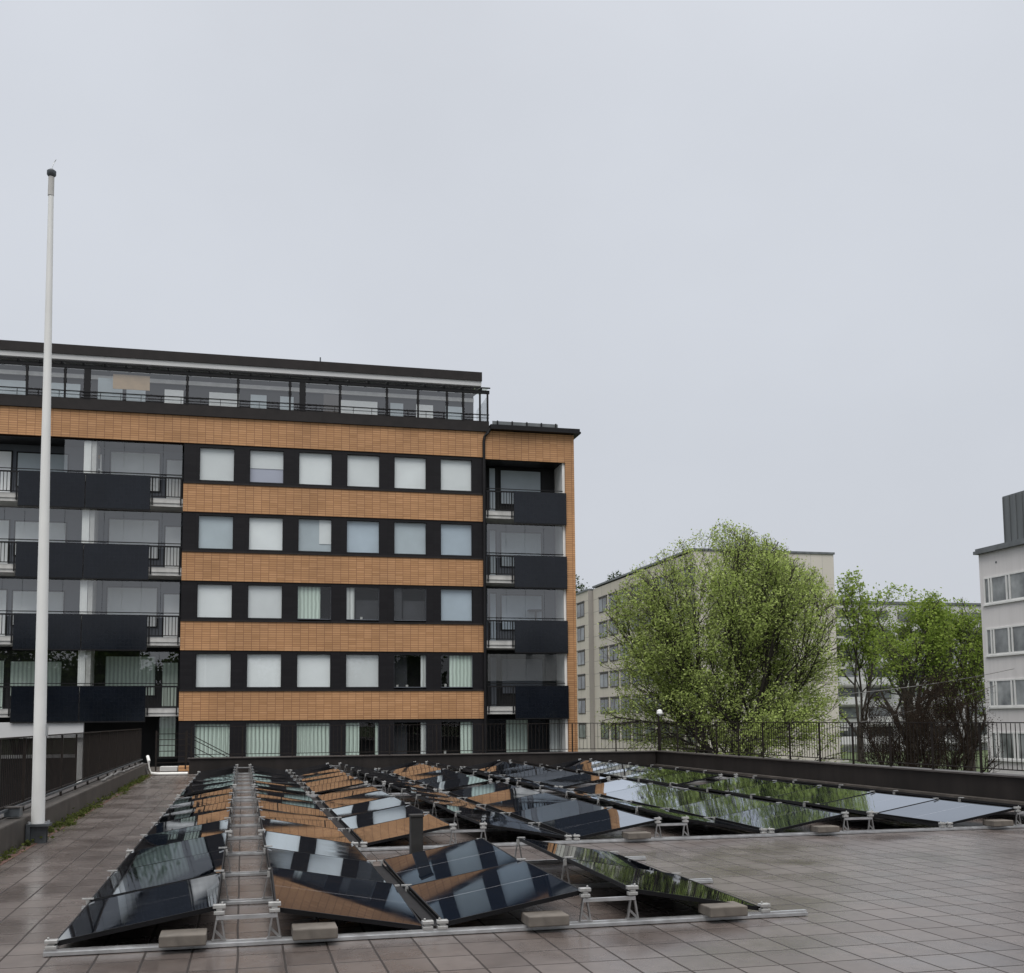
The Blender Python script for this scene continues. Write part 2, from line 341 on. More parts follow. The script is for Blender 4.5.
# ------------------------------------------------------------------ ground
GZ = -3.4
struct('ground', MB().quad((-900, -900, GZ), (900, -900, GZ), (900, 1500, GZ), (-900, 1500, GZ)), 'grass')
struct('courtyard_road', MB().quad((-60, -30, GZ + .004), (36, -30, GZ + .004), (36, 90, GZ + .004), (-60, 90, GZ + .004)), 'asphalt')
DX0, DX1, DY0, DY1 = -2.62, 13.02, -9., 34.0
struct('terrace_deck', MB().quad((DX0, DY0, 0), (DX1, DY0, 0), (DX1, 34.0, 0), (DX0, 34.0, 0)).quad((DX0, 34.0, 0), (-1.55, 34.0, 0), (-1.55, 40, 0), (DX0, 40, 0)), 'deck')
struct('terrace_podium', MB().box(-3.2, 13.5, DY0 - .3, 34.45, GZ, -.006).box(-3.2, -1.3, 34.45, 40.2, GZ, -.006), 'kerb')
struct('red_kerb_strip', MB().quad((DX0, DY0, .004), (DX0 + .13, DY0, .004), (DX0 + .13, 34, .004), (DX0, 34, .004)), 'redstrip')

# ------------------------------------------------------------------ parapets and fences
def bars(mb, pts, z0, z1, step=.115, wdt=.0105):
    (x0, y0), (x1, y1) = pts; n = max(1, int(math.hypot(x1 - x0, y1 - y0) / step))
    for k in range(1, n):
        t = k / n; x = x0 + (x1 - x0) * t; y = y0 + (y1 - y0) * t
        mb.bar((x, y, z0), (x, y, z1), wdt)
def fence(label, p0, p1, zb, zt, step_post=1.45, ztop1=None):
    f = thing('railing_fence', label, 'fence', ((p0[0] + p1[0]) / 2, (p0[1] + p1[1]) / 2, zb))
    Ld = math.hypot(p1[0] - p0[0], p1[1] - p0[1]); n = max(1, round(Ld / step_post))
    P = [(p0[0] + (p1[0] - p0[0]) * k / n, p0[1] + (p1[1] - p0[1]) * k / n) for k in range(n + 1)]
    MB().bar((*p0, zt), (*p1, zt), .045, .018).build('top_rail', 'fence', f)
    MB().bar((*p0, zb + .12), (*p1, zb + .12), .03, .02).build('bottom_rail', 'fence', f)
    for x, y in P: MB().bar((x, y, zb - .02), (x, y, zt - .012), .036).build('post', 'fence', f)
    for a, b in zip(P, P[1:]):
        m = MB(); bars(m, (a, b), zb + .13, zt - .012); m.build('bar_panel', 'fence', f)
    return f
WZ = .44
t = thing('parapet_wall', 'low dark brown parapet wall across the far end of the terrace, before the brick building', 'wall', (6, 34.2, 0))
MB().box(-1.5, 13.02, 34.0, 34.3, -.3, WZ).build('wall_body', 'wall_dark', t, bevel=.01)
MB().box(-1.54, 13.02, 33.95, 34.35, WZ, WZ + .03).build('coping', 'coping', t)
t = thing('parapet_wall', 'low dark brown parapet wall along the right side of the terrace', 'wall', (13.2, 13, 0))
MB().box(13.04, 13.34, -9, 34.3, -.3, WZ).build('wall_body', 'wall_dark', t, bevel=.01)
MB().box(12.99, 13.39, -9, 34.35, WZ + .004, WZ + .034).build('coping', 'coping', t)
MB().box(12.84, 13.03, -9, 33.9, .004, .05).build('kerb_strip', 'kerb', t)
fence('dark metal railing with thin upright bars along the far wall, before the brick building', (-1.45, 34.15), (13.18, 34.15), WZ, 1.38)
fence('dark metal railing with thin upright bars along the right wall, before the trees', (13.2, -8.5), (13.2, 34.05), WZ, 1.39)
t = thing('parapet_wall', 'stained low concrete kerb wall under the left railing, behind the flagpole', 'wall', (-2.8, 13, 0))
MB().box(-3.0, -2.64, -9, 34.0, -.3, .34).build('wall_body', 'kerb', t, bevel=.02)
MB().box(-3.06, -2.86, -9, 34.0, .343, .36).build('coping', 'coping', t)
f = fence('dark metal railing with closely set bars along the left edge, behind the flagpole', (-2.85, -8), (-2.85, 33.9), .36, 1.33, 1.6)
MB().bar((-2.80, -8, .45), (-2.80, 33.9, .45), .035, .03).build('side_pipe', 'steel', f)

# weeds and moss along the left kerb
rng = np.random.default_rng(3)
def leaf_cloud(centers, size, mat, name, parent, flat=.6, aspect=.55):
    n = len(centers); d = rng.normal(size=(n, 3)); d[:, 2] *= flat; d /= np.linalg.norm(d, axis=1)[:, None]
    e2 = np.cross(d, rng.normal(size=(n, 3))); e2 /= np.linalg.norm(e2, axis=1)[:, None]
    s = (size * rng.uniform(.6, 1.4, n))[:, None]
    c = np.asarray(centers)
    V = np.stack([c - d * s * .5, c + e2 * s * aspect * .5, c + d * s * .5, c - e2 * s * aspect * .5], 1).reshape(-1, 3)
    o = np.zeros(3); p = parent
    while p is not None: o += np.array(p.location); p = p.parent
    me = bpy.data.meshes.new(name); V = V - o
    me.vertices.add(4 * n); me.vertices.foreach_set('co', V.astype(np.float32).ravel())
    me.loops.add(4 * n); me.loops.foreach_set('vertex_index', np.arange(4 * n, dtype=np.int32))
    me.polygons.add(n); me.polygons.foreach_set('loop_start', np.arange(0, 4 * n, 4, dtype=np.int32))
    me.update(calc_edges=True); me.validate(); me.materials.append(M[mat])
    ob = bpy.data.objects.new(name, me); col.objects.link(ob); ob.parent = parent
    return ob
cs = []
for k in range(300):
    y = rng.uniform(6, 33); x = DX0 + abs(rng.normal(0, .07)); n = int(rng.integers(4, 34)); sp_ = rng.uniform(.03, .09)
    if rng.random() < .62: continue
    cs.append(np.column_stack([np.clip(x + rng.normal(0, sp_ * .6, n), DX0, 99), y + rng.normal(0, sp_ * 1.6, n), abs(rng.normal(.02, .035, n)) + .008]))
tag(leaf_cloud(np.concatenate(cs), .045, 'weed', 'weeds', None, .5, .7), 'green weeds and moss growing along the foot of the left kerb wall', 'weeds', kind='stuff')
mb = MB()
for k in range(260):
    y = 5 + k * .11; wd = .05 + .06 * random.random(); mb.quad((DX0, y, .009), (DX0 + wd, y, .009), (DX0 + wd * .9, y + .112, .009), (DX0, y + .112, .009))
tag(mb.build('moss_soil', 'soil'), 'thin line of dark soil and moss at the foot of the left kerb wall', 'soil', kind='stuff')

# ------------------------------------------------------------------ flagpole
t = thing('flagpole', 'tall white tapered flagpole standing in a steel bracket by the left railing', 'flagpole', (-2.51, 15.31, .2))
PB = Vector((-2.51, 15.31, .24)); PT = Vector((-2.60, 15.31, 8.82))
MB().tube([PB, PB.lerp(PT, .35), PB.lerp(PT, .7), PT], [.083, .069, .050, .032], 20).build('pole', 'white', t, smooth=True)
MB().tube([PT + Vector((0, 0, -.26)), PT + Vector((0, 0, -.0))], [.040, .038], 18).build('collar', 'soffit', t, smooth=True)
MB().tube([PT, PT + Vector((0, 0, .03)), PT + Vector((0, 0, .08)), PT + Vector((0, 0, .11))], [.035, .060, .060, .025], 18).build('cap', 'steel', t, smooth=True)
MB().tube([PT + Vector((0, 0, .11)), PT + Vector((.02, 0, .19)), PT + Vector((.05, 0, .25))], .006, 6).build('hook', 'alu', t)
MB().bar((-2.42, 15.2, 1.35), (-2.42, 15.2, 1.5), .03, .02).build('cleat', 'alu', t)
MB().box(-2.63, -2.36, 15.17, 15.45, .215, .245).box(-2.63, -2.58, 15.17, 15.45, .02, .215).box(-2.58, -2.40, 15.24, 15.26, .0, .215).box(-2.58, -2.40, 15.36, 15.38, .0, .215).build('bracket', 'steel', t)
m = MB()
for x, y in ((-2.60, 15.21), (-2.60, 15.41), (-2.40, 15.21), (-2.40, 15.41)): m.tube([(x, y, .245), (x, y, .275)], .018, 6)
m.build('bolts', 'alu', t)
t = thing('junction_box', 'small grey box fixed to the kerb wall beside the flagpole foot', 'box', (-2.75, 15.0, .36))
MB().box(-2.84, -2.66, 14.9, 15.12, .362, .47).build('box_body', 'steel', t, bevel=.008); MB().box(-2.85, -2.65, 14.89, 15.13, .47, .485).build('lid', 'coping', t)

# ------------------------------------------------------------------ pipes at the far end of the path
t = tag(MB().tube([(-1.50, 33.3, .05), (-2.3, 33.3, .05), (-2.48, 33.3, .07), (-2.56, 33.32, .16), (-2.57, 33.35, .42), (-2.62, 33.5, .55)], .045, 10).build('drain_pipe', 'pipe_white', smooth=True),
        'white plastic pipe lying across the far end of the path and bending up the kerb', 'pipe')
pts = []
for k in range(30):
    y = 23.5 + k * .33; pts.append((-2.70 + .03 * math.sin(k * 1.7), y, .372 + (.05 * abs(math.sin(k * .9)) if 3 < k < 12 else .0) + (.0 if k < 26 else .0)))
pts += [(-2.66, 33.2, .34), (-2.62, 33.25, .18), (-2.60, 33.3, .05)]
tag(MB().tube(pts, .022, 6).build('loose_hose', 'cable', smooth=True), 'pale grey hose lying loosely on top of the left kerb wall', 'hose')

# ------------------------------------------------------------------ solar array
TILT = R(10); PW, PL, PT_ = 1.046, 1.722, .032
def panel_mesh(sag, seed):
    rr = random.Random(seed); nu, nv = 6, 12; v = []; f = []; bx = rr.uniform(-.0012, .0012)
    for j in range(nv + 1):
        for i in range(nu + 1):
            u = -1 + 2 * i / nu; q = -1 + 2 * j / nv
            v.append((u * (PW / 2 - .011), q * (PL / 2 - .011), -.0015 - sag * (1 - q * q) * (1 - .35 * u * u) + bx * u * q))
    for j in range(nv):
        for i in range(nu):
            a = j * (nu + 1) + i; f.append((a, a + 1, a + nu + 2, a + nu + 1))
    me = bpy.data.meshes.new('glass'); me.from_pydata(v, [], f); me.update(); me.materials.append(M['pv'])
    me.polygons.foreach_set('use_smooth', [True] * len(me.polygons)); return me
GL = [panel_mesh(s, k) for k, s in enumerate((.0008, .0022, .0030, .0036, .0044, .0052))]
def make_panel():
    t = thing('solar_panel', 'x', 'solar panel', group='black solar panels on the terrace')
    a, b = PW / 2, PL / 2; fw = .011
    MB().box(-a, a, -b, -b + fw, -PT_, 0).box(-a, a, b - fw, b, -PT_, 0).box(-a, -a + fw, -b + fw, b - fw, -PT_, 0).box(a - fw, a, -b + fw, b - fw, -PT_, 0).build('frame', 'black_frame', t)
    MB().box(-a + fw, a - fw, -b + fw, b - fw, -.022, -.018).build('backsheet', 'black_frame', t)
    g = bpy.data.objects.new('glass', GL[0]); col.objects.link(g); g.parent = t
    return t
ZLO, ZHI = .088, .272
PER, X0 = 2.585, -1.175
cols = []
for k in range(5):
    xb = X0 + k * PER
    cols.append((xb, xb + 1.03, True)); cols.append((xb + 1.03 + .39, xb + 2.06 + .39, False))
PITCH = 1.742
rows = [('front', 7.93 + PITCH * k) for k in range(3)] + [('middle', 13.165 + PITCH * k) for k in range(5)] + [('rear', 22.78 + PITCH * k) for k in range(6)]
ORD = ['first', 'second', 'third', 'fourth', 'fifth', 'sixth', 'seventh', 'eighth', 'ninth', 'tenth']
def has(ci, ri):
    if ri < 2: return ci < 4
    if ri == 2: return ci < 2
    return True
proto = make_panel(); first = True; rp_ = random.Random(21)
POSE = {(0, 2): .0068, (1, 2): .028, (0, 0): -.002, (0, 1): .0345, (0, 3): .013, (1, 3): .012}
for ri, (blk, y) in enumerate(rows):
    kk = ri if blk == 'front' else ri - 3 if blk == 'middle' else ri - 8
    for ci, (xa, xb, asc) in enumerate(cols):
        if not has(ci, ri): continue
        o = proto if first else copy_tree(proto); first = False
        o.location = ((xa + xb) / 2, y + PL / 2, (ZLO + ZHI) / 2 + rp_.uniform(-.003, .003))
        o.rotation_euler = (rp_.gauss(0, .0028), (-TILT if asc else TILT) + rp_.gauss(0, .003), 0)
        if ri > 2 and 3 < ci < 8: o.rotation_euler.x += .012
        if (ri, ci) in POSE: o.rotation_euler.x = POSE[(ri, ci)]
        g = [c for c in o.children if c.name.startswith('glass')][0]
        g.data = GL[0] if ci in (2, 3) and ri < 2 else GL[rp_.choice((0, 0, 1, 2))] if blk == 'front' else GL[rp_.choice((2, 3, 4, 5))]
        o['label'] = f'black solar panel in the {ORD[kk]} row of the {blk} block, {ORD[ci]} column from the left'

def rail(y, xs, xe, ridge, low, front, label):
    """ground rail with stands under the ridges and feet in the valleys"""
    t = thing('mounting_rail', label, 'mounting rail', ((xs + xe) / 2, y, 0), 'aluminium rails under the solar panels')
    MB().prism([(y - .032, .006), (y + .032, .006), (y + .032, .028), (y + .018, .028), (y + .018, .044), (y - .018, .044), (y - .018, .028), (y - .032, .028)], xs, xe).build('rail_profile', 'alu', t)
    inner = not front
    for i, x in enumerate(ridge):
        sg = -1 if i % 2 == 0 else 1           # panel side of the stand
        lw_ = .010 if inner else .012
        m = MB()
        m.bar((x - .040, y, .042), (x - .012, y, .215), lw_, .024).bar((x + .040, y, .042), (x + .012, y, .215), lw_, .024)
        if not inner: m.bar((x - .03, y, .115), (x + .035, y, .05), .010, .016)
        m.box(x - .05, x + .05, y - .025, y + .025, .0445, .05)
        s = m.build('stand', 'alu_dull', t)
        if inner: MB().box(x - .012, x + .012, y - .02, y + .02, .215, .264).box(x + sg * .035 - .04, x + sg * .035 + .04, y - .012, y + .022, .276, .288).build('clamp', 'alu_white', s)
        else: MB().box(x - .036, x + .036, y - .024, y + .022, .217, .240).box(x - .042, x + .042, y - .024, y + .026, .258, .284).box(x - .02, x + .02, y - .02, y + .02, .240, .258).tube([(x + .02, y, .284), (x + .02, y, .300)], .008, 6).build('clamp', 'alu_white', s, bevel=.003)
    for a, b in front:
        MB().bar((a - .02, y - .004, .195), (b + .02, y - .004, .195), .024, .026).build('cross_bar', 'alu', t)
    for i, x in enumerate(low):
        if inner: MB().box(x - .012, x + .012, y - .02, y + .02, .046, .09).box(x - .045, x + .045, y - .010, y + .020, .094, .105).build('foot_clamp', 'alu_white', t)
        else: MB().box(x - .036, x + .036, y - .030, y + .026, .046, .068).box(x - .022, x + .022, y - .018, y + .018, .068, .082).box(x - .040, x + .040, y - .028, y + .030, .083, .106).tube([(x - .02, y, .106), (x - .02, y, .122)], .008, 6).build('foot_clamp', 'alu_white', t, bevel=.003)
def rail_y(ri): return rows[ri][1] - .03 if ri in (0, 3, 8) else rows[ri][1] - .01
ridge_all = []; low_all = []
for k in range(5):
    xb = X0 + k * PER; ridge_all.append((xb + 1.03 + .012, xb + 1.42 - .012)); low_all.append((xb - .015, xb + 2.45 + .015))
def do_rail(y, c0, c1, front, label, ext=0., xs=None):
    rg = [x for k in range(5) for x in ridge_all[k] if 2 * k >= c0 and 2 * k < c1]
    lw = [x for k in range(5) for i, x in enumerate(low_all[k]) if c0 <= 2 * k + i < c1]
    fr = [ridge_all[k] for k in range(5) if c0 <= 2 * k < c1] if front else []
    rail(y, (cols[c0][0] - .06) if xs is None else xs, cols[c1 - 1][1] + ext, rg, lw, fr, label)
L8 = 'aluminium mounting rail '
do_rail(rows[0][1] - .03, 0, 4, True, L8 + 'running along the very front edge of the array, nearest the viewer', .36)
do_rail(rows[1][1] - .01, 0, 4, False, L8 + 'under the joint of the first and second rows of the front block', .36)
do_rail(rows[2][1] - .01, 0, 4, False, L8 + 'behind the second row of the front block, beside the short black post', .36)
do_rail(rows[3][1] - .03, 0, 10, True, L8 + 'along the front edge of the middle block, behind the bare paved gap', .5)
for k in range(4, 8): do_rail(rows[k][1] - .01, 0, 10, False, L8 + f'under the front of the {ORD[k-3]} row in the middle block', .3)
do_rail(rows[7][1] + PITCH + .01, 0, 10, False, L8 + 'closing the back edge of the middle block', .3)
do_rail(rows[8][1] - .03, 0, 10, True, L8 + 'along the front edge of the rear block, near the far wall', .3)
for k in range(9, 14): do_rail(rows[k][1] - .01, 0, 10, False, L8 + f'under the front of the {ORD[k-8]} row in the rear block', .3)
do_rail(rows[13][1] + PITCH + .01, 0, 10, True, L8 + 'closing the back edge of the rear block by the far wall', .3)
# black strips standing in for the shade in the valleys between panel columns
VAL = ['second and third', 'fourth and fifth', 'sixth and seventh', 'eighth and ninth']
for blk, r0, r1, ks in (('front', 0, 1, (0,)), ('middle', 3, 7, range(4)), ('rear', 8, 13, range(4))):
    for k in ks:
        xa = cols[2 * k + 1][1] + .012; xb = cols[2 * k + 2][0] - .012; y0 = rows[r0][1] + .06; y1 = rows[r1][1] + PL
        tag(MB().box(xa, xb, y0, y1, .046, .050).box(xa, xa + .004, y0, y1, .0505, .072).box(xb - .004, xb, y0, y1, .0505, .072).build('valley_shade_strip', 'black_frame'),
            f'black painted-shade strip in the valley between the {VAL[k]} columns of the {blk} block', 'shade strip', 'black painted-shade strips between the panels')
# ballast slabs
BL = [(-.36, 7.87, 0, 'left of the walkway gap on the front rail'), (.50, 7.87, 0, 'right of the walkway gap on the front rail'), (2.14, 7.89, 0, 'under the third column on the front rail'),
      (3.52, 7.89, 0, 'near the right end of the front rail'), (4.74, 13.12, .03, 'leftmost on the rail of the middle block'), (7.30, 13.12, -.03, 'in the centre of the rail of the middle block'),
      (9.87, 13.12, .02, 'rightmost on the rail of the middle block')]
for x, y, a, lb in BL:
    t = MB().box(-.15, .15, -.12, .12, -.037, .037).build('ballast_block', 'ballast', bevel=.008)
    t.location = (x, y - .02, .084); t.rotation_euler = (0, 0, a)
    tag(t, 'grey concrete ballast slab ' + lb, 'ballast slab', 'concrete ballast slabs on the rails')
# black post in the gap
t = thing('vent_post', 'short square black post standing behind the second row of the front block', 'post', (1.80, 11.75, 0))
MB().box(1.735, 1.862, 11.68, 11.82, -.05, .50).build('post_body', 'post_black', t, bevel=.006); MB().box(1.728, 1.869, 11.672, 11.828, .50, .525).build('cap', 'post_black', t, bevel=.004)

# ------------------------------------------------------------------ orange brick apartment building
YB = 47.53; WX0, WP, WW, WZ0, WH, FL = -1.9025, 2.0544, 1.4072, 13.044, 1.4034, 2.9
B = thing('apartment_building', 'orange brick apartment building with dark window strips, glazed balconies and a glazed top storey', 'building', (2, YB, GZ))
XL, XM0, XM1, XR = -11.0, -2.54, 10.36, 14.52
MB().box(XM0, XM1, 48.6, 60, GZ, 14.3).box(XM1 + .005, XR - .01, 49.9, 60, GZ, 14.3).box(XL, XM0 - .005, 49.6, 60, GZ, 14.3).build('wall', 'interior', B)
MB().box(XL, XM1, YB, 48.59, 13.19, 14.35).build('brick_band', 'brick', B)
for r in range(4):
    zt = WZ0 - FL * r - WH - .17; zb = WZ0 - FL * (r + 1) + .13
    MB().box(XM0, XM1 - .05, YB, 48.59, zb, zt).build('brick_band', 'brick', B)
for r in range(5):
    z1 = WZ0 - FL * r; z0 = z1 - WH
    xs = [XM0 + .003] + [x for c in range(6) for x in (WX0 + c * WP, WX0 + c * WP + WW)] + [XM1 - .06]
    for a, b in zip(xs[0::2], xs[1::2]): MB().box(a, b, YB + .03, 48.58, z0 - .165, z1 + .125).build('dark_pier', 'dark_tile', B)
    for c in range(6):
        x0 = WX0 + c * WP
        MB().box(x0, x0 + WW, YB + .04, 48.57, z1, z1 + .124).build('window_head', 'charcoal', B)
    MB().box(XM0 + .002, XM1 - .055, YB - .035, YB + .028, z0 - .165, z0 - .095).box(XM0 + .004, XM1 - .062, YB + .035, 48.56, z0 - .16, z0 - .1).build('window_sill', 'brown_metal', B)
MB().box(XM0, XM1 - .05, YB + .02, 48.59, GZ, WZ0 - 4 * FL - WH - .17).build('plinth', 'charcoal', B)
WIN = ['BLBBBB', 'GBRUCU', 'BBKDDU', 'BBBBXE', 'KKKHXE']
for r in range(5):
    for c in range(6):
        k = WIN[r][c]; x0 = WX0 + c * WP; x1 = x0 + WW; z1 = WZ0 - FL * r; z0 = z1 - WH; y = YB + .075
        fw = .014
        wf = MB().box(x0 + .003, x1 - .003, y, y + .08, z1 - fw, z1 - .002).box(x0 + .003, x1 - .003, y, y + .08, z0 - .09 if k in 'BLGRUC' else z0 - .015, z0 + fw).box(x0 + .003, x0 + fw, y, y + .08, z0 + fw, z1 - fw).box(x1 - fw, x1 - .003, y, y + .08, z0 + fw, z1 - fw).build('window', 'charcoal' if k in 'BLGRUC' else 'grey_wall', B)
        ya = y + .03; MB().quad((x0 + fw, ya, z0 + fw), (x1 - fw, ya, z0 + fw), (x1 - fw, ya, z1 - fw), (x0 + fw, ya, z1 - fw)).build('pane', 'glass', wf)
        yb = y + .12
        def sheet(xa, xb, za, zb, mat, nm, yy=yb): MB().quad((xa, yy, za), (xb, yy, za), (xb, yy, zb), (xa, yy, zb)).build(nm, mat, wf)
        a, b = x0 + .01, x1 - .01; z00 = z0 + .0
        if k == 'B': sheet(a, b, z00, z1, 'blind', 'blind')
        elif k == 'L': sheet(a, b, z0 + WH * .45, z1, 'blind', 'blind'); sheet(a, b, z00, z0 + WH * .45, 'blind_lilac', 'blind', yb + .02)
        elif k == 'G': sheet(a, b, z00, z1, 'blind_reflect_grey', 'blind')  # grey reflection in the glass, put into the sheet colour
        elif k == 'U': sheet(a, b, z00, z1, 'blind_reflect_blue', 'blind')  # pale blue reflection painted as the colour of the sheet
        elif k == 'C': sheet(a, b, z00, z1, 'blind_reflect_grey' if c == 4 else 'blind', 'blind')  # reflecting window: its grey is painted on the sheet
        elif k == 'R': sheet(a, b, z00, z1, 'blind_reflect_grey', 'blind'); sheet(x0 + WW * .63, b, z0 + WH * .25, z1, 'blind', 'blind', yb - .02)  # full grey sheet paints the reflection, the narrow white one is a blind
        elif k == 'K': sheet(a, x0 + WW * (.68 if r == 2 else .99), z00, z1, 'curtain', 'curtain')
        elif k == 'D': sheet(a, x0 + WW * .25, z00, z1, 'curtain2' if c == 3 else 'net_grey', 'curtain'); sheet(x0 + WW * .3, b, z00, z0 + WH * .62, 'net_grey', 'net_curtain', yb + .15)
        elif k == 'X': sheet(x0 + WW * .84, b, z00, z1, 'curtain2', 'curtain'); sheet(a, x0 + WW * .45, z00, z1, 'net_grey', 'net_curtain', yb + .3)
        elif k == 'E': sheet(x0 + WW * (.28 if r == 3 else .62), b, z00, z1, 'curtain', 'curtain')
        elif k == 'H': sheet(a, x0 + WW * .42, z00, z1, 'curtain', 'curtain'); sheet(x0 + WW * .9, b, z00, z1, 'curtain', 'curtain')
        if k in 'DXE':   # small things on the window board
            m = MB()
            for q in range(random.choice((0, 1, 2))):
                xx = x0 + WW * (.12 + .3 * q + .08 * random.random()); m.tube([(xx, y + .2, z0 + .0), (xx, y + .2, z0 + .1 + .06 * random.random())], [.05, .06], 8)
            if m.v: m.build('ornament', 'soffit', wf)
# downpipe, right bay
MB().tube([(10.62, YB - .12, 14.5), (10.5, YB - .1, 14.32), (10.34, YB - .09, 14.12), (10.30, YB - .09, 13.9), (10.30, YB - .09, GZ)], .065, 10).build('downpipe', 'charcoal', B, smooth=True)
MB().box(XM1 + .002, XR, YB, 49.89, 13.13, 14.42).build('brick_band', 'brick', B)
MB().box(14.1, XR, YB, 49.89, GZ, 13.128).build('brick_pier', 'brick', B)
MB().box(13.98, 14.095, YB + .1, 49.88, GZ, 13.125).build('balcony_side_wall', 'white', B)
MB().box(XM1 - .045, XM1 + .04, YB + .02, 49.88, GZ, 13.12).build('balcony_side_wall', 'charcoal', B)
MB().box(10.58, 14.78, YB - .3, 58, 14.44, 14.52).box(10.58, 14.74, YB - .26, 58, 14.522, 14.66).build('roof_edge', 'charcoal', B)
MB().box(10.7, 13.75, YB - .08, YB - .06, 14.70, 14.86).build('roof_screen', 'zinc', B)
for k in range(5): MB().box(10.9 + k * .68, 10.96 + k * .68, YB - .12, YB - .085, 14.66, 14.88).build('screen_post', 'charcoal', B)

def balcony(level, x0, x1, pv, gaps, glazed, wins, col_x=None, seam=None, dark=False):
    dz = -FL * level
    bal = MB().box(x0, x1, YB + .06, 49.55, 10.46 + dz, 10.62 + dz).build('balcony', 'soffit', B)
    MB().box(x0 + .002, x1 - .002, YB + .02, YB + .058, 10.60 + dz, 10.80 + dz).box(x0 + .01, x1 - .01, YB + .06, 49.5, 10.621 + dz, 10.66 + dz).build('slab_edge', 'soffit', bal)
    MB().bar((x0, YB + .02, 11.80 + dz), (x1, YB + .02, 11.80 + dz), .04, .03).bar((x0, YB - .0, 11.67 + dz), (x1, YB - .0, 11.67 + dz), .06, .06).build('handrail', 'charcoal', bal)
    for a, b in gaps:
        m = MB()
        n = int((b - a) / .125)
        for k in range(n + 1):
            x = a + .03 + (b - a - .06) * k / n; m.bar((x, YB - .01, 10.86 + dz), (x, YB - .01, 11.65 + dz), .024)
        m.bar((a, YB - .01, 10.86 + dz), (b, YB - .01, 10.86 + dz), .035, .035)
        m.bar((a + .05, YB - .01, 10.5 + dz), (a + .05, YB - .01, 11.65 + dz), .05).bar((b - .05, YB - .01, 10.5 + dz), (b - .05, YB - .01, 11.65 + dz), .05)
        m.build('railing', 'charcoal', bal)
    for a, b in pv:
        s = seam if seam is not None and a < seam < b else None
        for p, q in ([(a, s - .008), (s + .008, b)] if s else [(a, b)]):
            fr = MB().box(p, q, YB - .10, YB - .055, 10.23 + dz, 11.70 + dz).build('solar_front', 'charcoal', bal)
            MB().quad((p + .015, YB - .104, 10.28 + dz), (q - .015, YB - .104, 10.28 + dz), (q - .015, YB - .104, 11.68 + dz), (p + .015, YB - .104, 11.68 + dz)).build('solar_glass', 'pv_front', bal)
    # frameless sliding panes
    for a, b in glazed:
        n = max(1, round((b - a) / .78)); wdt = (b - a) / n
        for k in range(n):
            xa = a + k * wdt + .006; xb = a + (k + 1) * wdt - .006; yy = YB + .085 + .004 * (k % 2) + .0 * level
            dx = random.uniform(-.004, .004)
            MB().quad((xa, yy + dx, 11.60 + dz), (xb, yy - dx, 11.60 + dz), (xb, yy - dx, 13.1 + dz), (xa, yy + dx, 13.1 + dz)).build('glass_pane', 'bglass', bal)
    MB().box(x0, x1, 48.90, 48.94, 10.67 + dz, (13.10 if level == 0 else 13.345) + dz).build('back_wall', 'grey_wall' if not dark else 'interior', bal)
    for a, b, za, zb, mt in wins:
        wf = MB().box(a - .06, b + .06, 48.86, 48.895, za + dz - .05, zb + dz + .06).build('balcony_window', 'charcoal', bal)
        MB().quad((a, 48.855, za + dz), (b, 48.855, za + dz), (b, 48.855, zb + dz), (a, 48.855, zb + dz)).build('balcony_blind', mt, bal)
    if level == 0: MB().box(x0, x1, YB + .07, 49.5, 13.108, 13.127).build('soffit', 'charcoal', bal)
for lv in range(4):
    bl = 'blind' if lv < 3 else 'curtain'  # lowest level: green of mirrored trees put into the sheet colour
    balcony(lv, XL + .01, XM0 - .01, [(-8.93, -3.84)], [(-10.05, -8.95), (-3.82, -2.58)], [(-7.25, -2.6)] if lv == 0 else [(XL + .05, -2.6)],
            [(-10.6, -9.5, 10.75, 12.77, bl), (-9.24, -7.30, 11.35, 12.74, bl if lv else 'blind_reflect_grey'), (-5.57, -3.60, 11.35, 12.97, bl), (-3.3, -2.68, 10.75, 12.72, bl)], seam=-6.38, dark=(lv == 3))
    rb = ['blind_reflect_grey', 'blind_reflect_grey', 'blind_reflect_blue', 'grey_wall'][lv]
    balcony(lv, XM1 + .05, 13.97, [(11.65, 14.10)], [(10.43, 11.63)], [] if lv == 0 else [(10.45, 13.95)],
            [(10.86, 11.12, 10.75, 13.02, rb), (11.4, 13.28, 11.4, 12.95, rb)], dark=(lv in (0, 3)))
MB().box(-6.50, -6.22, YB + .16, YB + .44, GZ, 13.1).build('column', 'white', B)
MB().box(-6.20, -6.02, YB + .17, 49.4, 1.9, 13.1).build('balcony_divider', 'soffit', B)
# ground storey
MB().box(XL + .01, -6.2, YB + .0, YB + .15, .93, 1.56).build('fascia', 'far_wall', B)
MB().box(XL + .01, -6.52, 48.9, 49.0, .10, .24).build('ledge', 'soffit', B)
MB().box(XL + .01, -6.52, 48.85, 48.98, GZ, .098).build('plinth', 'charcoal', B)
for a in (-10.6, -9.6, -8.6, -7.6):
    wf = MB().box(a, a + .06, 48.88, 48.95, .24, 1.55).build('shop_window', 'brown_metal', B)
    MB().quad((a + .06, 48.92, .24), (a + .98, 48.92, .24), (a + .98, 48.92, 1.55), (a + .06, 48.92, 1.55)).build('pane', 'glass', wf)
d = MB().box(-3.42, -2.62, 48.5, 48.56, .0, 2.15).build('entrance_door', 'charcoal', B)
MB().quad((-3.34, 48.49, .1), (-2.72, 48.49, .1), (-2.72, 48.49, 2.05), (-3.34, 48.49, 2.05)).build('door_curtain', 'curtain', d)
MB().quad((-3.36, 48.47, .08), (-2.70, 48.47, .08), (-2.70, 48.47, 2.07), (-3.36, 48.47, 2.07)).build('pane', 'glass', d)
m = MB(); 
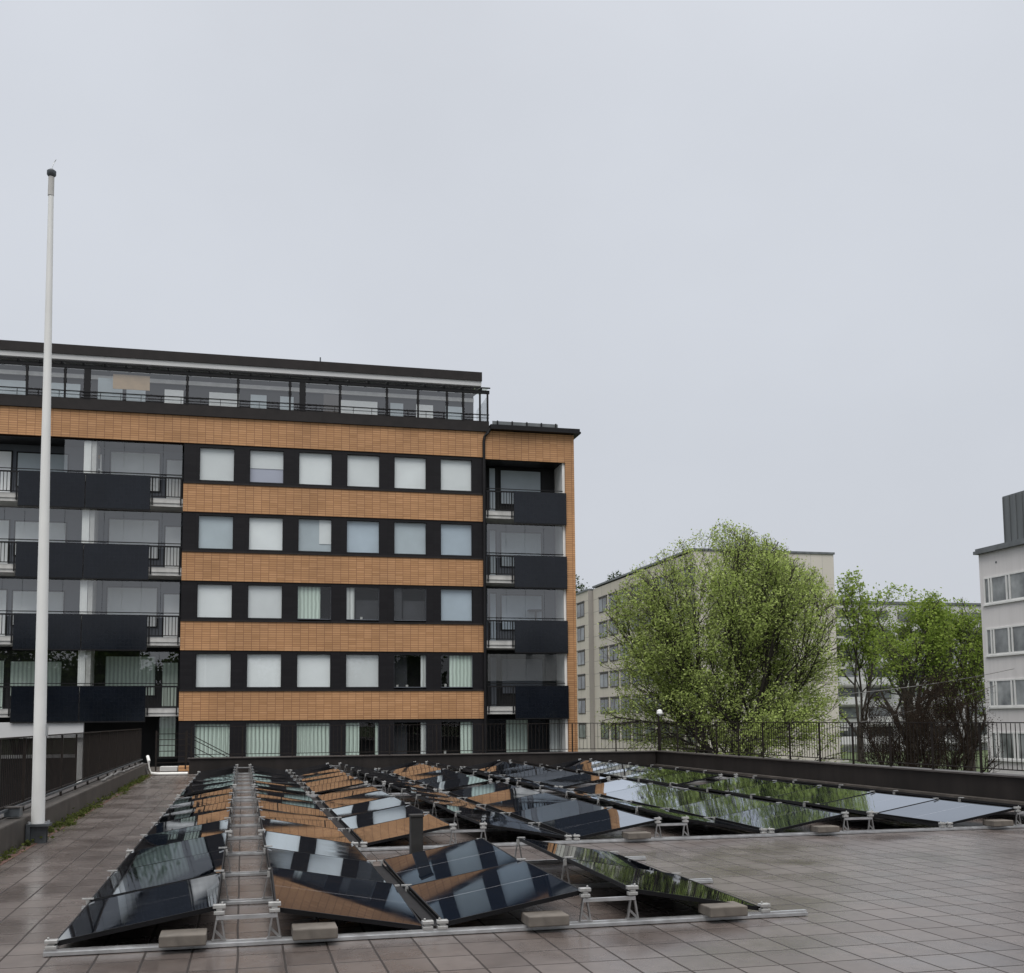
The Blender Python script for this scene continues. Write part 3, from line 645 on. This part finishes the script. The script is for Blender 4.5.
wf = MB().box(10.45, 13.95, 48.0, 48.06, -.1, .08).box(10.45, 13.95, 48.0, 48.06, 1.5, 1.56).build('terrace_window', 'charcoal', B)
for k in range(4): MB().quad((10.46 + k * .87, 48.03, .08), (10.46 + k * .87 + .85, 48.03, .08), (10.46 + k * .87 + .85, 48.03, 1.5), (10.46 + k * .87, 48.03, 1.5)).build('pane', 'glass', wf)
MB().quad((11.5, 48.6, .0), (12.5, 48.6, .0), (12.5, 48.6, 1.5), (11.5, 48.6, 1.5)).build('curtain', 'curtain', wf)
MB().quad((13.5, 48.5, .0), (13.95, 48.5, .0), (13.95, 48.5, 1.5), (13.5, 48.5, 1.5)).build('curtain', 'curtain2', wf)
# glazed top storey
MB().box(XL, 10.57, YB - .09, 48.5, 14.352, 14.60).box(XL, 10.56, YB - .03, 48.5, 14.602, 14.84).build('parapet_flashing', 'brown_metal', B)
MB().box(XL, 10.4, 50.2, 59.8, 14.3, 17.28).build('top_storey_wall', 'white', B)
MB().box(XL, 10.66, 49.4, 60, 17.285, 17.70).build('roof', 'brown_metal', B)
MB().box(XL, 10.64, 49.46, 50.1, 17.06, 17.28).build('roof_fascia', 'far_wall', B)
MB().tube([(3.2, 49.6, 17.7), (3.2, 49.6, 17.95)], .03, 6).build('roof_vent', 'steel', B)
can = MB().box(XL, 10.58, YB - .06, YB + .06, 16.10, 16.24).build('canopy', 'charcoal', B)
m = MB()
for k in range(26):
    x = XL + .2 + k * .84
    if x < 10.6: m.bar((x, YB - .12, 16.28), (x, 49.4, 16.55), .06, .09)
m.build('rafter', 'charcoal', can)
MB().quad((XL, YB - .12, 16.37), (10.6, YB - .12, 16.37), (10.6, 49.4, 16.62), (XL, 49.4, 16.62)).build('canopy_glass', 'bglass', can)
MB().bar((XL, YB - .12, 16.33), (10.6, YB - .12, 16.33), .05, .05).build('gutter', 'charcoal', can)
POSTS = [-9.9, -8.75, -7.29, -6.43, -2.46, -.38, 1.79, 2.32, 3.93, 5.97, 7.35, 8.65, 9.38, 10.15, 10.5]
for x in POSTS:
    w2 = .13 if x in (-6.43, 2.32) else .035
    MB().box(x - w2, x + w2, YB - .05, YB + .05, 14.842, 16.098).build('glazing_post', 'charcoal', B)
for a, b in zip(POSTS, POSTS[1:]):
    if a in (-9.9,) : pass
    MB().quad((a + .06, YB, 14.9), (b - .06, YB, 14.9), (b - .06, YB, 16.09), (a + .06, YB, 16.09)).build('glass_pane', 'bglass', B)
m = MB().bar((XL, YB - .06, 15.12), (10.56, YB - .06, 15.12), .03, .04).bar((XL, YB - .06, 14.98), (10.56, YB - .06, 14.98), .02, .02)
for k in range(27): m.bar((XL + .3 + k * .8, YB - .06, 14.84), (XL + .3 + k * .8, YB - .06, 15.12), .02)
m.build('railing', 'charcoal', B)
MB().quad((10.53, YB + .02, 14.9), (10.53, 50.1, 14.9), (10.53, 50.1, 16.05), (10.53, YB + .02, 16.05)).build('side_glass', 'bglass', B)
m = MB().box(XL, 10.39, 50.12, 50.19, 14.85, 16.85).build('top_storey_cladding', 'charcoal', B)
for a, b in ((-10.4, -9.2), (-8.4, -7.0), (-5.2, -4.3), (-3.6, -2.7), (-1.7, -.3), (.1, .9), (1.4, 2.1), (4.1, 5.9), (6.4, 7.1), (7.6, 8.5), (9.0, 9.9)):
    wf = MB().box(a, b, 50.07, 50.11, 15.2, 16.22).build('top_storey_window', 'charcoal', B)
    MB().quad((a + .05, 50.06, 15.25), (b - .05, 50.06, 15.25), (b - .05, 50.06, 16.17), (a + .05, 50.06, 16.17)).build('blind', random.choice(['blind_reflect_grey', 'blind', 'blind_reflect_grey']), wf)  # grey sheets paint the glass reflection, white ones are blinds
MB().box(XL, 10.38, 50.0, 50.1, 16.42, 16.6).build('light_shelf', 'soffit', B)
MB().quad((-6.2, 49.0, 14.85), (-5.2, 49.0, 14.85), (-5.2, 49.0, 16.2), (-6.2, 49.0, 16.2)).build('screen_panel', 'blind_reflect_grey', B)
MB().box(-5.44, -3.98, YB + .09, YB + .12, 15.36, 15.98).build('tan_board', 'tan', B)
MB().box(3.3, 3.95, 48.6, 48.7, 14.85, 15.95).build('screen_panel', 'brown_frame', B)
# furniture on the balconies
t = thing('balcony_chair', 'white folding chair standing behind the glass of the top left balcony', 'chair', (-6.05, 48.4, 10.66))
m = MB()
MB().box(-6.24, -5.88, 48.2, 48.6, 12.02, 12.07).build('seat', 'white', t)
for x in (-6.22, -5.90): MB().bar((x, 48.22, 10.66), (x, 48.22, 12.68), .05).build('leg', 'white', t); MB().bar((x, 48.55, 10.66), (x, 48.55, 12.02), .05).build('leg', 'white', t)
MB().box(-6.19, -5.93, 48.2, 48.23, 12.5, 12.66).build('backrest', 'tan', t)
t = thing('patio_table', 'small dark round table behind the glass of the third right balcony', 'table', (12.9, 48.5, 4.86))
MB().tube([(12.9, 48.5, 6.42), (12.9, 48.5, 6.47)], .38, 20).build('tabletop', 'black_frame', t); MB().tube([(12.9, 48.5, 4.86), (12.9, 48.5, 6.42)], .04, 8).build('leg', 'black_frame', t)
# steps, gate and stair rail between path and building
t = thing('entrance_step', 'pale concrete step at the end of the path before the glass door', 'step', (-2.1, 36, 0))
MB().box(-2.45, -1.93, 36.0, 36.5, .006, .15).build('tread', 'soffit', t, bevel=.01)
tag(MB().box(-1.90, -1.58, 36.0, 36.4, .006, .16).build('brick_block', 'brick', bevel=.006), 'orange brick block beside the pale step at the end of the path', 'block')
t = thing('bar_gate', 'dark gate of horizontal bars before the glass door at the end of the path', 'gate', (-2.1, 36.7, 0))
for x in (-2.62, -1.70): MB().bar((x, 36.7, 0), (x, 36.7, 1.25), .045).build('post', 'fence', t)
m = MB()
for k in range(6): m.bar((-2.6, 36.7, .25 + .18 * k), (-1.72, 36.7, .25 + .18 * k), .022)
m.build('bar_panel', 'fence', t)
t = thing('stair_handrail', 'thin dark stair handrail sloping down to the right beyond the far wall', 'handrail', (-1.0, 35.2, 0))
MB().bar((-1.66, 35.2, .1), (-1.66, 35.2, 1.22), .04).build('post', 'fence', t)
for k, dzz in enumerate((0, -.10, -.32, -.54)):
    MB().bar((-1.64, 35.2, 1.2 + dzz), (-.2, 35.2, .42 + dzz), .024).build('rail', 'fence', t)
MB().bar((-.2, 35.2, -.3), (-.2, 35.2, .42), .035).build('post', 'fence', t)

# ------------------------------------------------------------------ beige block behind the big tree
BX, BYN, BYF = 40.0, 94.2, 124.0
Q = thing('apartment_block', 'long beige concrete apartment block behind the big spring tree', 'building', (46, 108, GZ))
MB().box(BX, 54.4, BYN + .3, BYF, GZ, 16.75).build('wall', 'beige', Q)
MB().box(BX + .01, 54.4, BYN, BYN + .29, GZ, 16.9).build('gable_wall', 'beige_gable', Q)
MB().box(BX - .6, 53, BYF + .01, 150, GZ, 16.6).build('wall', 'beige', Q)
MB().box(BX - .1, 54.5, BYN - .1, BYF, 16.905, 17.1).build('roof_edge', 'zinc', Q); MB().box(BX - .7, 53.1, BYF + .02, 150, 16.61, 16.8).build('roof_edge', 'zinc', Q)
for fl in range(7):
    zc = 15.3 - 2.89 * fl
    ys = [120.3 - 3.62 * k for k in range(8)] + [127.0, 130.6, 134.2, 138]
    for y in ys:
        fx = BX if y < BYF else BX - .6
        if zc - 1.6 < GZ: continue
        wf = MB().box(fx - .05, fx - .004, y - 1.42, y + 1.42, zc - 1.62, zc + .08).build('window', 'brown_frame', Q)
        m = MB()
        for s in (-1, 1): m.quad((fx - .055, y + s * .70 - .60, zc - 1.5), (fx - .055, y + s * .70 + .60, zc - 1.5), (fx - .055, y + s * .70 + .60, zc - .06), (fx - .055, y + s * .70 - .60, zc - .06))
        m.build('pane', pane_mat := bpy.data.materials.get('far_pane') or pm('far_pane', (.06, .068, .075), .08, 0, .5, .5, c2=(.27, .29, .30), vary=.5), wf)
        MB().box(fx - .12, fx - .002, y - 1.5, y + 1.5, zc + .14, zc + .24).build('lintel', 'coping', wf)
for fl in range(7):
    z = 12.2 - 2.92 * fl
    wf = MB().box(54.42, 54.5, BYN + 1, BYN + 3, z, z + 1.6).build('side_balcony', 'soffit', Q)
    MB().box(54.42, 55.6, BYN + .6, BYN + 4, z - .3, z - .1).build('slab', 'soffit', wf)

# ------------------------------------------------------------------ far balcony block between the trees
Q = thing('apartment_block', 'pale balcony block far off between the green trees', 'building', (95, 140, GZ))
MB().box(80, 112, 141.2, 155, GZ, 17.6).build('wall', 'far_wall', Q)
MB().box(80, 112, 141.0, 155.2, 17.65, 18.0).build('roof', 'zinc', Q)
for fl in range(7):
    z = 15.2 - 2.75 * fl
    for k in range(6):
        x = 81 + 5.2 * k
        wf = MB().box(x, x + 3.6, 141.05, 141.19, z - .1, z + 1.4).build('window', 'brown_frame', Q)
        MB().quad((x + .1, 141.04, z), (x + 3.5, 141.04, z), (x + 3.5, 141.04, z + 1.3), (x + .1, 141.04, z + 1.3)).build('pane', 'far_pane' if False else bpy.data.materials['far_pane'], wf)
        if (k + fl) % 3 != 2:
            bb = MB().box(x - .3, x + 4.2, 139.6, 141.0, z - .95, z - .8).build('balcony', 'soffit', Q)
            MB().box(x - .3, x + 4.2, 139.5, 139.6, z - .94, z + .1).build('balcony_front', 'far_wall', bb)

# ------------------------------------------------------------------ pale rendered building on the right
Q = thing('apartment_block', 'pale rendered building with white windows and a zinc roof shaft at the right edge', 'building', (44, 46, GZ))
PX = 38.4
MB().box(PX, 56, 30, 51.5, GZ, 10.15).build('wall', 'render_white', Q)
MB().box(PX - .25, 56.3, 29.7, 51.62, 10.152, 10.32).box(PX - .15, 56.2, 29.8, 51.57, 10.322, 10.45).build('roof_edge', 'zinc', Q)
sh = MB().box(39.25, 46, 40, 50.45, 10.452, 13.15).build('roof_shaft', 'zinc', Q)
for k in range(22): MB().box(39.205, 39.245, 40.1 + k * .49, 40.13 + k * .49, 10.46, 13.1).build('seam', 'zinc', sh)
for fl in range(5):
    z0 = 7.42 - 2.72 * fl; z1 = z0 + 1.42
    if z0 < GZ: continue
    for ys in (51.15, 46.6, 42.0, 37.5):
        a, b = ys - 3.75, ys
        wf = MB().box(PX - .05, PX - .004, a, b, z1 - .08, z1).box(PX - .05, PX - .004, a, b, z0, z0 + .08).build('window', 'white', Q)
        for yy in (a + .04, a + 1.7, a + 1.95, b - .62, b - .42, b - .04): MB().box(PX - .052, PX - .003, yy - .05, yy + .05, z0 + .08, z1 - .08).build('mullion', 'white', wf)
        MB().quad((PX - .015, a, z0 + .05), (PX - .015, b, z0 + .05), (PX - .015, b, z1 - .05), (PX - .015, a, z1 - .05)).build('pane', bpy.data.materials.get('curtained_pane') or pm('curtained_pane', (.16, .18, .19), .12, 0, .5, .9, c2=(.44, .46, .46), vary=.3), wf)
        MB().box(PX - .10, PX - .005, a - .1, b + .1, z0 - .09, z0 - .005).build('sill', 'white', wf)
MB().tube([(PX - .02, 50.1, 9.55), (PX + .02, 50.1, 9.55)], .06, 8).build('vent', 'steel', Q)

# ------------------------------------------------------------------ trees
def grow_tree(name, label, base, height, spread, seed, nleaf, lsize, leaf, stems=6, levels=3, group=None, fork=.06, upw_=.25, trunk_r=.28, cat='tree', leafspread=.22, stemlen=1., bare=False, droop=0., env=None, ang=(20, 46), fan=False, skirt=0):
    rr = random.Random(seed)
    t = thing(name, label, cat, base, group)
    tubes = MB(); tips = []
    def seg(pts, rad, lev):
        tubes.tube(pts, rad, (8, 6, 4, 3, 3)[min(lev, 4)])
    def grow(p, d, Ln, r, lev):
        n = 6 if lev == 0 else 5; pts = [p]; rad = [r]; q = Vector(p); dd = Vector(d)
        for k in range(n):
            dd = (dd + Vector((rr.gauss(0, .10), rr.gauss(0, .10), rr.gauss(0, .06) + (upw_ * .16 if lev < 3 else -droop)))).normalized()
            q2 = q + dd * Ln / n
            if env:
                W_, h0, ht = env; hh = q2.z - base[2]; wv = 1 + .10 * math.sin(3 * math.atan2(q2.y - base[1], q2.x - base[0]) + seed) 
                lim = W_ * wv * (1.06 if lev == 0 else 1) * (1 if hh < h0 else (max(0, 1 - ((hh - h0) / (ht - h0)) ** 3.4) if fan else math.sqrt(max(0, 1 - ((hh - h0) / (ht - h0)) ** 2))))
                if hh > ht or math.hypot(q2.x - base[0], q2.y - base[1]) > lim: break
            q = q2; pts.append(tuple(q)); rad.append(r * (1 - .78 * (k + 1) / n))
            if lev < levels and k >= (1 if lev == 0 else 0):
                for _ in range((2 if lev < 2 else 2)):
                    ax = dd.cross(Vector((rr.gauss(0, 1), rr.gauss(0, 1), rr.gauss(0, 1)))).normalized()
                    nd = (Matrix.Rotation(R(rr.uniform(*(ang if not fan else ((44, 78) if lev == 0 and k < 2 else (14, 36) if lev == 0 else (16, 42))))), 3, ax) @ dd)
                    if lev == 0: nd = (nd + Vector((d[0], d[1], 0)) * .3).normalized()
                    grow(tuple(q), nd, Ln * rr.uniform(.36, .62) * (1 - .35 * k / n), rad[-1] * .6 + .004, lev + 1)
            if lev >= levels - 1 and k >= 1: tips.append((tuple(q), dd.copy(), Ln / n))
        if len(pts) > 1: seg(pts, rad, lev)
    b = Vector(base); fz = height * fork
    tubes.tube([tuple(b), tuple(b + Vector((0, 0, fz)))], [trunk_r * 1.35, trunk_r * 1.1], 10)
    for s in range(stems):
        az = 2 * math.pi * (s + rr.uniform(-.3, .3)) / stems; tilt = R(rr.uniform(8, 20) if s % 2 else rr.uniform(26, 46)) * spread
        d = Vector((math.sin(tilt) * math.cos(az), math.sin(tilt) * math.sin(az), math.cos(tilt)))
        grow(tuple(b + Vector((math.cos(az) * trunk_r * .4, math.sin(az) * trunk_r * .4, fz * rr.uniform(.5, .95)))), d, height * (.80 if s % 2 else .70) * rr.uniform(.92, 1.06) * stemlen, trunk_r * rr.uniform(.45, .62), 0)
    for s in range(skirt):
        az = 2 * math.pi * (s + rr.uniform(-.3, .3)) / skirt; tilt = R(rr.uniform(58, 84))
        d = Vector((math.sin(tilt) * math.cos(az), math.sin(tilt) * math.sin(az), math.cos(tilt)))
        grow(tuple(b + Vector((0, 0, rr.uniform(1.6, 4.2)))), d, rr.uniform(4.2, 6.0), .05, 1)
    tubes.build('trunk', 'twig' if bare else 'bark', t, smooth=True)
    if nleaf:
        P = np.array([x[0] for x in tips]); D = np.array([tuple(x[1]) for x in tips]); S = np.array([x[2] for x in tips])
        wgt = rng.lognormal(0, .75, len(P)); idx = rng.choice(len(P), nleaf, p=wgt / wgt.sum())
        c = P[idx] - D[idx] * (rng.random(nleaf) * S[idx])[:, None] + rng.normal(0, leafspread, (nleaf, 3)) * np.array([1, 1, .8])
        if fan:
            hh = c[:, 2] - base[2]; c = c[rng.random(len(c)) > .45 * np.clip((hh - 6.5) / 6.0, 0, 1)]
        leaf_cloud(c, lsize, leaf, 'crown', t, .7, .6)
    return t
grow_tree('deciduous_tree', 'big fan-shaped tree with fresh yellow-green leaves behind the right railing corner', (20.7, 45, GZ), 13.4, .84, 12, 140000, .100, 'leaf', stems=14, trunk_r=.22, fork=.14, leafspread=.13, env=(5.3, 6.6, 13.7), fan=True, skirt=16)
grow_tree('deciduous_tree', 'round bright green tree left of the dark bare bush, before the pale balcony block', (52.6, 80, GZ), 14.0, .8, 11, 12000, .22, 'leaf_far', stems=6, trunk_r=.40, fork=.25, leafspread=.25, env=(3.3, 11.5, 15.9))
grow_tree('deciduous_tree', 'narrow green tree just right of the beige gable', (66.0, 110, GZ), 19.5, .6, 23, 5500, .30, 'leaf_far', stems=5, trunk_r=.3, fork=.2, leafspread=.25, env=(3.4, 14, 21.2))
grow_tree('deciduous_tree', 'green tree partly hidden by the pale building at the right edge', (58.0, 80, GZ), 13.0, .8, 31, 10000, .22, 'leaf_far', stems=6, trunk_r=.3, fork=.2, leafspread=.25, env=(3.0, 10, 14.8))
for i, (x, s, lb) in enumerate(((28.9, 41, 'left one of the dark leafless bushes behind the right railing'), (31.0, 43, 'middle one of the dark leafless bushes behind the right railing'), (32.9, 47, 'right one of the dark leafless bushes behind the right railing'))):
    grow_tree('bare_bush', lb, (x, 45 + .8 * i, GZ), 6.2 + .5 * i, 1.1, s, 6500, .060, 'twig', stems=10, trunk_r=.10, fork=.05, cat='bush', group='dark leafless bushes', bare=True, env=(1.9, 4.2, 6.5 + .4 * i))
for x, y, h_, s, lb in ((49.2, 160, 26.2, 51, 'green treetop showing over the beige block beside the brick corner'), (55.6, 160, 27.0, 53, 'small treetop showing over the roof of the beige block')):
    grow_tree('deciduous_tree', lb, (x, y, GZ), h_ + 1, .5, s, 5000, .30, 'leaf_dark', stems=4, trunk_r=.35, fork=.3, leafspread=.3, env=(3.2, 19, h_ + .4))
# greenery behind the viewer, mirrored in the lower windows
for i, (x, y, h_) in enumerate(((-34, -26, 13), (-23, -30, 14.5), (-13, -25, 13.5), (-3, -31, 15), (8, -27, 13.5), (18, -30, 12.5))):
    grow_tree('deciduous_tree', f'leafy tree behind the viewer, {ORD[i]} from the left, mirrored in lower windows', (x, y, GZ), h_, 1.0, 61 + i, 7000, .55, 'leaf_dark', stems=6, levels=2, trunk_r=.35, fork=.12, leafspread=.75, env=(6, h_ * .55, h_ + .5), group='trees behind the viewer')
t = thing('gabled_house', 'dark pitched-roof house behind the viewer, mirrored in the right balconies', 'house', (35, -32, GZ))
MB().box(26, 44, -40, -28, GZ, 6.0).build('wall', 'grey_wall', t)
MB().prism([(-41, 5.9), (-27, 5.9), (-34, 10.6)], 25.2, 44.8).build('roof', 'zinc', t)
for k in range(5): MB().box(27.5 + k * 3.4, 29 + k * 3.4, -28.0, -27.95, 2.4, 4.2).build('window', 'interior', t)
MB().box(33.4, 34.6, -33, -31.8, 9, 11.8).build('chimney', 'zinc', t)

# ------------------------------------------------------------------ street lamp and cables
t = thing('street_lamp', 'street lamp with a small white head before the big tree', 'lamp', (15.45, 40, GZ))
MB().tube([(15.45, 40, GZ), (15.45, 40, 1.68)], [.06, .04], 8).build('pole', 'fence', t); 
MB().tube([(15.5, 40, 1.62), (15.5, 40, 1.70), (15.5, 40, 1.82), (15.5, 40, 1.86)], [.05, .12, .10, .03], 14).build('lamp_head', 'lamp', t, smooth=True)
def wire(p0, p1, sag, lb):
    P0 = Vector(p0); P1 = Vector(p1); pts = []
    for k in range(15):
        a = k / 14; q = P0.lerp(P1, a); q.z -= sag * 4 * a * (1 - a); pts.append(tuple(q))
    tag(MB().tube(pts, .016, 5).build('overhead_cable', 'cable'), lb, 'cable')
wire((24.5, 43, 2.45), (38.3, 49, 3.9), .15, 'upper pale cable running from behind the tree to the right building')
wire((24.0, 43, 1.0), (38.3, 50.5, 3.1), .2, 'lower pale cable crossing the dark bushes to the right building')
